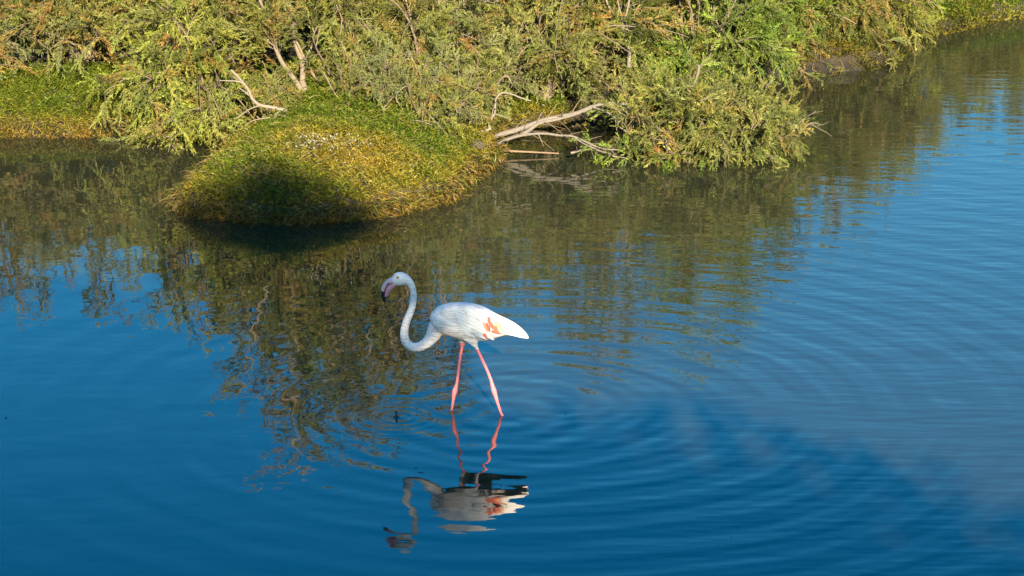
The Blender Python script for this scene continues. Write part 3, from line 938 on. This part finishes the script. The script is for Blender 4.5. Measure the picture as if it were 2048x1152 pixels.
def zp(zx, zy, dy=0.0):
    return on_y(740 + zx / 3.3889, 520 + zy / 3.3882, YF + dy)


SC = np.linalg.norm(zp(1, 0) - zp(0, 0))             # metres per zoom pixel


def loft(m1, centers, a, b, sides=20, col=(.8, .8, .8), side_axis=(0, 1, 0), up=None):
    """elliptic sections: a = in-plane half size, b = sideways (y) half size"""
    c = np.asarray(centers, float)
    t = np.gradient(c, axis=0); t /= np.linalg.norm(t, axis=1, keepdims=True)
    s = np.tile(np.asarray(side_axis, float), (len(c), 1))
    s -= t * (s * t).sum(1, keepdims=True); s /= np.linalg.norm(s, axis=1, keepdims=True)
    n = np.cross(t, s)
    th = np.arange(sides) * 2 * math.pi / sides
    rg = c[:, None] + np.cos(th)[None, :, None] * (n * np.asarray(a)[:, None])[:, None] + np.sin(th)[None, :, None] * (s * np.asarray(b)[:, None])[:, None]
    m = len(c)
    i = np.arange(m - 1)[:, None] * sides; j = np.arange(sides)[None, :]; k = (j + 1) % sides
    m1.add(rg.reshape(-1, 3), np.stack([i + j, i + k, i + sides + k, i + sides + j], -1).reshape(-1, 4), col)
    ar = np.arange(sides); ar2 = (ar + 1) % sides
    m1.add(np.vstack([rg[-1], c[-1:]]), np.stack([ar, ar2, np.full(sides, sides)], -1), col)
    m1.add(np.vstack([rg[0], c[:1]]), np.stack([ar2, ar, np.full(sides, sides)], -1), col)


def path(lst, n, dy=0.0):
    """lst of (zx, zy, half height, half width[, dy]) -> centres, a, b"""
    q = catmull(np.array([(r[0], r[1], r[2], r[3], r[4] if len(r) > 4 else 0.0) for r in lst], float), n)
    return np.array([zp(x, y, dy + z) for x, y, _, _, z in q]), np.maximum(q[:, 2], 1.4) * SC, np.maximum(q[:, 3], 1.5) * SC


fb = MB()
# head, neck
c, a, b = path([(148, 138, 24, 20), (165, 137, 36, 27), (190, 130, 48, 34), (215, 127, 47, 36), (240, 134, 39, 33), (262, 148, 30, 28), (280, 172, 24, 23), (292, 210, 22, 21), (294, 260, 23, 21), (286, 315, 24, 22), (266, 370, 25, 23),
                (246, 420, 26, 24), (234, 470, 28, 26), (233, 520, 30, 28), (248, 562, 31, 29), (282, 588, 32, 30), (325, 590, 32, 31), (368, 572, 36, 34), (405, 540, 42, 40), (432, 500, 52, 50), (455, 455, 60, 60), (480, 420, 60, 60)], 110)
loft(fb, c, a, b, 20)
# trunk of the body
prof = [(418, 425, 432), (428, 375, 470), (450, 338, 492), (490, 306, 508), (540, 288, 520), (590, 283, 532), (640, 284, 545), (700, 294, 556), (760, 316, 556), (820, 345, 545), (880, 376, 522), (930, 402, 512), (980, 432, 514), (1030, 472, 524), (1062, 508, 534), (1074, 530, 537)]
wid = [14, 62, 88, 104, 114, 118, 118, 114, 104, 90, 70, 52, 38, 26, 14, 4]
c, a, b = path([(x, (t + u) / 2, (u - t) / 2, w) for (x, t, u), w in zip(prof, wid)], 60)
loft(fb, c, a, b, 28)
# thighs
LEG1, LEG2 = .055, -.050
c, a, b = path([(640, 470, 60, 50, .03), (634, 520, 38, 34, .05), (628, 555, 22, 20, LEG1), (626, 582, 14, 14, LEG1)], 16); loft(fb, c, a, b, 16)
c, a, b = path([(660, 480, 80, 55, -.03), (690, 530, 50, 40, -.045), (706, 562, 28, 25, LEG2), (715, 590, 15, 15, LEG2)], 18); loft(fb, c, a, b, 16)
plum = fb.mesh("flamingo_source", [])
fb2 = MB()
# bare legs
legA = [(628, 560, 13, 12, LEG1), (620, 610, 12.5, 11.5, LEG1), (610, 670, 12, 11, LEG1), (600, 740, 11.5, 11, LEG1), (592, 810, 12, 11.5, LEG1), (584, 852, 14, 13, LEG1), (575, 884, 21, 18, LEG1), (569, 915, 17, 15, LEG1), (563, 955, 12.5, 11, LEG1),
        (556, 1000, 11.5, 10.5, LEG1), (548, 1040, 11, 10.5, LEG1), (536, 1100, 11, 10, LEG1), (522, 1165, 12, 11, LEG1), (517, 1190, 12, 11, LEG1)]
legB = [(712, 565, 14, 13, LEG2), (734, 620, 13, 12, LEG2), (765, 685, 12.5, 11.5, LEG2), (795, 750, 12, 11.5, LEG2), (818, 810, 13, 12, LEG2), (829, 850, 16, 15, LEG2), (840, 888, 21, 18, LEG2), (851, 922, 16, 14, LEG2), (863, 962, 12.5, 11.5, LEG2),
        (878, 1008, 11.5, 11, LEG2), (893, 1048, 11, 10.5, LEG2), (912, 1068, 9.5, 9, LEG2), (945, 1086, 9, 9, LEG2), (975, 1102, 9, 9, LEG2)]
for lg in (legA, legB):
    c, a, b = path(lg, 70); a, b = a * .88, b * .88; loft(fb2, c, a, b, 14)
for dx, dz, dyy in ((-75, 22, -.02), (-62, 30, -.06), (-66, 18, .035), (18, 14, .01)):
    c, a, b = path([(519, 1182, 10, 9, LEG1), (519 + dx * .5, 1186 + dz * .5, 8, 8, LEG1 + dyy * .5), (519 + dx, 1186 + dz, 5, 6, LEG1 + dyy)], 12); loft(fb2, c, a, b, 10)
for dx, dz, dyy in ((52, 16, -.01), (46, 24, -.04), (48, 12, .03)):
    c, a, b = path([(968, 1098, 9, 8, LEG2), (968 + dx * .5, 1100 + dz * .5, 7, 7, LEG2 + dyy * .5), (968 + dx, 1100 + dz, 4, 5, LEG2 + dyy)], 12); loft(fb2, c, a, b, 10)

F0 = Vector((float(zp(700, 600)[0]), YF, 0.0))
src = bpy.data.objects.new("flamingo_source", None)
bpy.data.objects.remove(src)
allm = MB(); allm.v, allm.f3, allm.f4, allm.c, allm.n = list(fb.v), list(fb.f3), list(fb.f4), list(fb.c), fb.n
for v, cc in zip(fb2.v, fb2.c): allm.v.append(v); allm.c.append(cc)
allm.f3 += [f + fb.n for f in fb2.f3]; allm.f4 += [f + fb.n for f in fb2.f4]; allm.n += fb2.n
tmp = bpy.data.objects.new("flamingo_tmp", allm.mesh("flamingo_tmp", []))
scene.collection.objects.link(tmp)
rm = tmp.modifiers.new("remesh", 'REMESH'); rm.mode = 'VOXEL'; rm.voxel_size = 0.0048
sm = tmp.modifiers.new("smooth", 'SMOOTH'); sm.factor = .5; sm.iterations = 6
dg = bpy.context.evaluated_depsgraph_get()
bm_ = bpy.data.meshes.new_from_object(tmp.evaluated_get(dg))
bpy.data.objects.remove(tmp)
bm_.name = "flamingo"

# plumage and leg skin
M_plum, nt, out = new_mat("white_plumage")
N, L = nt.nodes.new, nt.links.new
ge = N("ShaderNodeNewGeometry")
mp = N("ShaderNodeMapping"); mp.inputs['Rotation'].default_value = (0, R(28), 0); mp.inputs['Scale'].default_value = (14, 40, 60)
L(ge.outputs['Position'], mp.inputs['Vector'])
nz = N("ShaderNodeTexNoise"); nz.inputs['Scale'].default_value = 1.2; nz.inputs['Detail'].default_value = 5
L(mp.outputs[0], nz.inputs['Vector'])
n2 = N("ShaderNodeTexNoise"); n2.inputs['Scale'].default_value = 9; L(ge.outputs['Position'], n2.inputs['Vector'])
cr = N("ShaderNodeValToRGB")
cr.color_ramp.elements[0].position = .42; cr.color_ramp.elements[0].color = (.88, .82, .79, 1)
cr.color_ramp.elements[1].position = .75; cr.color_ramp.elements[1].color = (.88, .74, .72, 1)
L(n2.outputs['Fac'], cr.inputs[0])
p = N("ShaderNodeBsdfPrincipled"); p.inputs['Roughness'].default_value = .8; p.inputs['Specular IOR Level'].default_value = .15
p.inputs['Sheen Weight'].default_value = .15
stk = N("ShaderNodeValToRGB")
stk.color_ramp.elements[0].position = .36; stk.color_ramp.elements[0].color = (.86, .82, .81, 1)
stk.color_ramp.elements[1].position = .56; stk.color_ramp.elements[1].color = (1, 1, 1, 1)
L(nz.outputs['Fac'], stk.inputs[0])
mulc = N("ShaderNodeMix"); mulc.data_type = 'RGBA'; mulc.blend_type = 'MULTIPLY'; mulc.inputs['Factor'].default_value = 1
L(cr.outputs[0], mulc.inputs['A']); L(stk.outputs[0], mulc.inputs['B'])
L(mulc.outputs['Result'], p.inputs['Base Color'])
bp = N("ShaderNodeBump"); bp.inputs['Strength'].default_value = .9; bp.inputs['Distance'].default_value = .012
L(nz.outputs['Fac'], bp.inputs['Height']); L(bp.outputs[0], p.inputs['Normal'])
L(p.outputs[0], out.inputs[0])


def skin(name, col, col2, rough=.5, sc=60):
    m, nt, out = new_mat(name)
    N, L = nt.nodes.new, nt.links.new
    ge = N("ShaderNodeNewGeometry"); nz = N("ShaderNodeTexNoise"); nz.inputs['Scale'].default_value = sc; nz.inputs['Detail'].default_value = 4
    L(ge.outputs['Position'], nz.inputs['Vector'])
    mx = N("ShaderNodeMix"); mx.data_type = 'RGBA'
    mx.inputs['A'].default_value = (*col, 1); mx.inputs['B'].default_value = (*col2, 1)
    L(nz.outputs['Fac'], mx.inputs['Factor'])
    p = N("ShaderNodeBsdfPrincipled"); p.inputs['Roughness'].default_value = rough
    L(mx.outputs['Result'], p.inputs['Base Color'])
    bp = N("ShaderNodeBump"); bp.inputs['Strength'].default_value = .3; bp.inputs['Distance'].default_value = .002
    L(nz.outputs['Fac'], bp.inputs['Height']); L(bp.outputs[0], p.inputs['Normal'])
    L(p.outputs[0], out.inputs[0])
    return m


M_legs = skin("pink_leg_skin", (.85, .17, .20), (.88, .28, .27))
M_bill = skin("pink_bill", (.84, .40, .44), (.88, .52, .56), .35)
M_rose = skin("rose_lower_bill", (.86, .27, .36), (.88, .36, .45), .4)
M_black = skin("black_bill_tip", (.008, .008, .012), (.015, .015, .02), .3)
M_coral = skin("coral_feather", (.82, .12, .065), (.84, .20, .12), .7)
M_peach = skin("peach_feather", (.82, .34, .17), (.84, .44, .26), .7)
M_white = skin("white_feather", (.80, .78, .76), (.84, .81, .79), .7, 25)
M_rosef = skin("rose_feather", (.80, .50, .56), (.82, .62, .66), .7, 25)
M_iris = skin("yellow_iris", (.75, .48, .08), (.8, .55, .12), .2)
M_orb = skin("pink_eye_ring", (.80, .55, .50), (.80, .62, .56), .6)
bm_.materials.clear(); bm_.materials.append(M_plum); bm_.materials.append(M_legs)
bm_.polygons.foreach_set("use_smooth", np.ones(len(bm_.polygons), bool))
cen = np.zeros(len(bm_.polygons) * 3); bm_.polygons.foreach_get("center", cen); cen = cen.reshape(-1, 3)
zA, zB = zp(626, 574)[2], zp(712, 585)[2]
xm = zp(672, 575)[0]
isleg = np.where(cen[:, 0] < xm, cen[:, 2] < zA, cen[:, 2] < zB + .35 * (zp(730, 580)[0] - cen[:, 0]) * 0)
isneck = cen[:, 0] < zp(500, 600)[0]
isleg &= ~isneck | (cen[:, 2] < 0.02)
isleg &= (cen[:, 2] < zp(0, 560)[2])
bm_.polygons.foreach_set("material_index", isleg.astype(np.int32))
flam = bpy.data.objects.new("flamingo", bm_)
scene.collection.objects.link(flam)
bm_.transform(__import__("mathutils").Matrix.Translation(-F0))
flam.location = F0
tag(flam, "white flamingo with pink legs and coral wing patch wading in the lagoon", "flamingo")

# bill
def bpart(name, lst, n, mats, parent, dy=0.0, sides=14, matfn=None):
    m1 = MB(); c, a, b = path(lst, n, dy); loft(m1, c, a, b, sides)
    me = m1.mesh(name, mats, True)
    if matfn is not None:
        cen = np.zeros(len(me.polygons) * 3); me.polygons.foreach_get("center", cen); cen = cen.reshape(-1, 3)
        me.polygons.foreach_set("material_index", matfn(cen).astype(np.int32))
    o = bpy.data.objects.new(name, me); scene.collection.objects.link(o)
    o.parent = parent
    o.location = (-F0) if parent is flam else (0, 0, 0)
    return o


xb = lambda zx: zp(zx, 200)[0]
zb = lambda zy: zp(100, zy)[2]
upper = bpart("upper_mandible", [(172, 134, 24, 20), (152, 139, 24, 20), (130, 149, 22, 19), (108, 167, 19, 17), (93, 190, 16, 15), (87, 212, 13, 13), (87, 236, 12, 12), (91, 262, 10, 9), (95, 280, 6, 5), (96, 290, 2, 2)], 44, [M_bill, M_black], flam,
              matfn=lambda c: c[:, 2] < zb(206) - .6 * (c[:, 0] - xb(80)))
lower = bpart("lower_mandible", [(168, 166, 14, 17), (155, 170, 20, 18), (138, 181, 22, 19), (122, 197, 21, 18), (113, 216, 17, 16), (109, 234, 13, 13), (106, 246, 10, 10), (101, 262, 7, 8), (98, 276, 4, 5)], 36, [M_rose, M_black], flam,
              matfn=lambda c: c[:, 2] < zb(246))
nost = bpart("nostril", [(134, 155, 2.5, 2), (122, 161, 3, 3), (112, 168, 2.5, 2)], 8, [M_black], upper, dy=-.0195 * 1.0, sides=8)
gape = bpart("bill_edge", [(150, 160, 1.6, 2, -.016), (132, 165, 2.2, 3, -.0185), (116, 177, 2.3, 3, -.0175), (105, 195, 2.3, 3, -.0155), (99, 214, 2.3, 3, -.0135), (98, 234, 2.2, 3, -.0115)], 22, [M_black], upper, sides=8)


def blob(name, zx, zy, dy, r, mat, parent):
    m1 = MB(); u = np.linspace(0, 2 * math.pi, 15)[:-1]; v = np.linspace(-math.pi / 2, math.pi / 2, 9)
    U, V = np.meshgrid(u, v); d = np.stack([np.cos(V) * np.cos(U), np.cos(V) * np.sin(U), np.sin(V)], -1)
    W = zp(zx, zy, dy) + d * np.array(r); ny, nx = U.shape
    i = np.arange(ny - 1)[:, None] * nx; j = np.arange(nx)[None, :]; jj = (j + 1) % nx
    m1.add(W.reshape(-1, 3), np.stack([i + j, i + jj, i + nx + jj, i + nx + j], -1).reshape(-1, 4), (.5, .5, .5))
    o = bpy.data.objects.new(name, m1.mesh(name, mat, True)); scene.collection.objects.link(o); o.parent = parent
    o.location = (-F0) if parent is flam else (0, 0, 0)
    return o


for sgn in (-1, 1):
    rg = blob("eye_ring", 188, 120, sgn * .0285, (.0125, .005, .0115), M_orb, flam)
    ey = blob("eye", 188, 119, sgn * .031, (.0085, .006, .0085), M_iris, rg)
    # (pupil sits on the eye: same level as its sub-part)
    blob("pupil", 187.5, 119, sgn * .0362, (.0034, .0018, .0034), M_black, rg)

# folded wings: a shell lying on the flank, and feathers on it
wprof = [(470, 385, 400), (490, 345, 440), (530, 318, 462), (590, 306, 480), (660, 308, 496), (730, 325, 506), (800, 352, 506), (860, 380, 500), (920, 405, 502), (980, 440, 510), (1030, 480, 522), (1066, 516, 535)]
wy = np.array([62, 76, 95, 106, 110, 106, 96, 82, 63, 43, 28, 12.]) * SC
for sgn in (-1, 1):
    lst = [(x, (t + u) / 2, (u - t) / 2, max(6, 16 - abs(q - 5))) + (sgn * wy[q],) for q, (x, t, u) in enumerate(wprof)]
    wing = bpart("wing", lst, 44, [M_plum], flam, sides=18)

    def feather(zx, zy, ang, ln, wd, mat, lift=0.0, name="feather"):
        """a thin curved feather: 10x3 grid with thickness at the rachis, lying on the flank"""
        q = np.interp(zx, [r[0] for r in wprof], np.arange(len(wprof)))
        m1 = MB(); n = 9
        t = np.linspace(0, 1, n)
        X = zx + np.cos(R(ang)) * ln * t; Yy = zy + np.sin(R(ang)) * ln * t + 4 * t * t
        w = wd * np.sin(np.pi * (.12 + .88 * t) ** .75) ** .8 + .3
        nx_, ny_ = -np.sin(R(ang)), np.cos(R(ang))
        rows = []
        for k in range(n):
            for e_, h_ in ((-1, 0), (-.5, 1.2), (0, 2.0), (.5, 1.2), (1, 0)):
                xx, yy = X[k] + nx_ * w[k] * e_, Yy[k] + ny_ * w[k] * e_
                cy = np.interp(xx, [r[0] for r in wprof], [(r[1] + r[2]) / 2 for r in wprof])
                ha = np.interp(xx, [r[0] for r in wprof], [(r[2] - r[1]) / 2 for r in wprof])
                base_y = np.interp(xx, [r[0] for r in wprof], wy) / SC
                qq = np.interp(xx, [r[0] for r in wprof], np.arange(len(wprof)))
                th_ = max(6, 16 - abs(qq - 5))
                rel = np.clip((yy - cy) / max(ha, 1), -1, 1)
                off_ = base_y + th_ * math.sqrt(max(0, 1 - rel * rel)) + 1.0 + h_ + lift * (1 + t[k])
                rows.append(zp(xx, yy, sgn * off_ * SC))
        i = np.arange(n - 1)[:, None] * 5; j = np.arange(4)[None, :]
        m1.add(rows, np.stack([i + j, i + j + 1, i + 5 + j + 1, i + 5 + j], -1).reshape(-1, 4), (.8, .8, .8))
        o = bpy.data.objects.new(name, m1.mesh(name, mat, True)); scene.collection.objects.link(o); o.parent = wing
        return o

    rng = rs(71)
    for row, (x0, x1, y0, y1, nf) in enumerate(((560, 690, 330, 470, 6), (640, 760, 330, 480, 6), (710, 820, 345, 480, 6))):
        for k in range(nf):
            u = k / (nf - 1)
            feather(x0 + (x1 - x0) * u * .45 + rng.uniform(-6, 6), y0 + (y1 - y0) * u, 24 + 8 * u + rng.uniform(-4, 4), 105, 17, M_white, 1.5 + 1.0 * row)
    for zx, zy, ang, ln, wd in ((800, 384, 62, 34, 9), (788, 428, 66, 64, 16), (810, 420, 54, 64, 13), (840, 446, 50, 56, 12), (822, 480, 14, 72, 9), (798, 404, 60, 40, 10), (768, 506, 25, 30, 11)):
        feather(zx, zy, ang, ln, wd, M_coral, 6.0, "coral_feather")
    for zx, zy, ang, ln, wd in ((864, 424, 55, 74, 14), (884, 464, 25, 54, 11), (846, 414, 52, 60, 12), (772, 420, 68, 70, 12)):
        feather(zx, zy, ang, ln, wd, M_peach, 5.0, "peach_feather")
    for zx, zy, ang, ln, wd in ((820, 370, 28, 150, 18), (850, 385, 30, 170, 17), (880, 400, 33, 185, 15), (900, 420, 31, 170, 14), (905, 450, 27, 160, 13), (890, 475, 18, 165, 11), (760, 345, 27, 150, 16), (925, 488, 13, 118, 9), (960, 496, 17, 104, 7), (900, 492, 9, 100, 9)):
        feather(zx, zy, ang, ln, wd, M_white, .8, "long_feather")

# ------------------------------------------------------------------ drop falling back into the water below the bill
m_, nt, out = new_mat("water_drop")
N, L = nt.nodes.new, nt.links.new
p = N("ShaderNodeBsdfPrincipled"); p.inputs['Base Color'].default_value = (.03, .06, .08, 1); p.inputs['Roughness'].default_value = .03; p.inputs['IOR'].default_value = 1.33
L(p.outputs[0], out.inputs[0])
c0 = on_z(793, 834)
m1 = MB()
hh = np.array([-.006, .0, .008, .016, .021, .024, .030, .036, .039]); rr = np.array([.034, .024, .013, .008, .0055, .0055, .009, .007, .001])
th = np.arange(12) * 2 * math.pi / 12
rg = np.stack([np.stack([c0[0] + r * np.cos(th), c0[1] + r * np.sin(th), np.full(12, z)], -1) for z, r in zip(hh, rr)])
i = np.arange(len(hh) - 1)[:, None] * 12; j = np.arange(12)[None, :]; k = (j + 1) % 12
m1.add(rg.reshape(-1, 3), np.stack([i + j, i + k, i + 12 + k, i + 12 + j], -1).reshape(-1, 4), (.2, .3, .3))
o = link("water_splash", m1.mesh("water_splash", m_, True)); tag(o, "tiny splash with a rising drop at the centre of small rings left of the legs", "splash")

# ------------------------------------------------------------------ bits of leaf floating on the water
rng = rs(91); mb = MB(); P = []
while len(P) < 190:
    x, y = rng.uniform(-5, 6), rng.uniform(15, 32)
    sd_ = -signed_dist(np.array([x]), np.array([y]))[0]
    if sd_ > .05 and rng.random() < .035 + math.exp(-sd_ / .5): P.append((x, y, .004))
P = np.array(P); n = len(P); az = rng.uniform(0, 6.28, n)
scatter_leaves(mb, rng, P, np.stack([np.cos(az), np.sin(az), np.zeros(n) + .03], -1), rng.uniform(.012, .04, n), np.array((.16, .12, .05)) * rng.uniform(.4, 1.5, (n, 1)))
o = link("floating_leaves", mb.mesh("floating_leaves", M_grass)); tag(o, "small dry leaf bits floating on the water, thickest along the bank", "leaves", kind="stuff")

# ------------------------------------------------------------------ trees behind the photographer whose shade lies over the near water
TAN = math.tan(R(SUN_EL))


def caster(shadow_xy, y_tree):
    """top of a tree at distance y_tree whose tip's shadow falls on shadow_xy"""
    dy = shadow_xy[1] - y_tree
    dx = -dy * math.tan(R(SUN_AZ))
    return np.array([shadow_xy[0] - dx, y_tree, dy / math.cos(R(SUN_AZ)) * TAN])


def round_tree(seed, tip_shadow, y_tree, rad, label, n=7000, depth=7.0, small=1.0, thin=None):
    """broad-leaved tree; rad = (metres below the tip, crown radius) pairs"""
    tp_ = caster(tip_shadow, y_tree); rg = rs(seed)
    x0, y0, H = tp_
    e = empty("broad_tree", (x0, y0, 1.0), label, "tree", "trees behind the photographer")
    m1 = MB(); m1.tube(catmull([(0, 0, -.6), (.1, 0, H * .3), (-.1, .1, H * .6), (0, 0, H - 1.4)], 10), np.linspace(.28, .05, 10), 8, BARK)
    link("trunk", m1.mesh("trunk", M_bark, True), e, False)
    dz = rg.random(n) * depth
    rr = np.interp(dz, [a for a, _ in rad], [b for _, b in rad])
    if thin is not None:
        k_ = (dz < thin) | (rg.random(n) < .88); dz, rr = dz[k_], rr[k_]; n = len(dz)
    keep = rg.random(n) < rr / rr.max() * 1.0 + .12
    dz, rr = dz[keep], rr[keep]; n = len(dz)
    az = rg.uniform(0, 6.28, n)
    r = rr * rg.random(n) ** .6 * (1 + .07 * np.sin(az * 3 + dz * 3))
    pos = np.stack([r * np.cos(az), r * np.sin(az), H - 1.0 - dz], -1)
    ml = MB(); ln = small * rg.uniform(.14, .30, n) * np.clip(.5 + rr, .6, 1.3)
    scatter_leaves(ml, rg, pos, np.stack([np.cos(az), np.sin(az), rg.normal(.1, .7, n)], -1) + rg.normal(size=(n, 3)) * .5, ln, np.array(GREENS['dark']) * rg.uniform(.7, 1.3, (n, 1)), wide=3.2)
    link("crown", ml.mesh("crown", M_leaf), e, False)


round_tree(81, (-2.1, 23.7), -3.0, ((0, .10), (.2, .42), (.45, .80), (1.0, .94), (1.6, 1.12), (2.0, 1.14), (2.35, .98), (3.5, 1.1), (7, 1.4)), "tall slim tree standing behind the photographer's viewpoint", 16500, small=.45, thin=1.2)
round_tree(82, (-0.95, 17.2), -4.4, ((0, .3), (.15, .6), (.54, 1.3), (.82, 2.05), (1.1, 2.85), (1.5, 4.2), (7, 4.8)), "broad round tree behind the photographer, right of its taller neighbour", 32000)
round_tree(83, (-3.6, 20.2), -4.0, ((0, .4), (.4, 1.2), (1.0, 2.0), (2.0, 2.7), (7, 3.2)), "broad round tree behind the photographer, left of its taller neighbour", 12000)
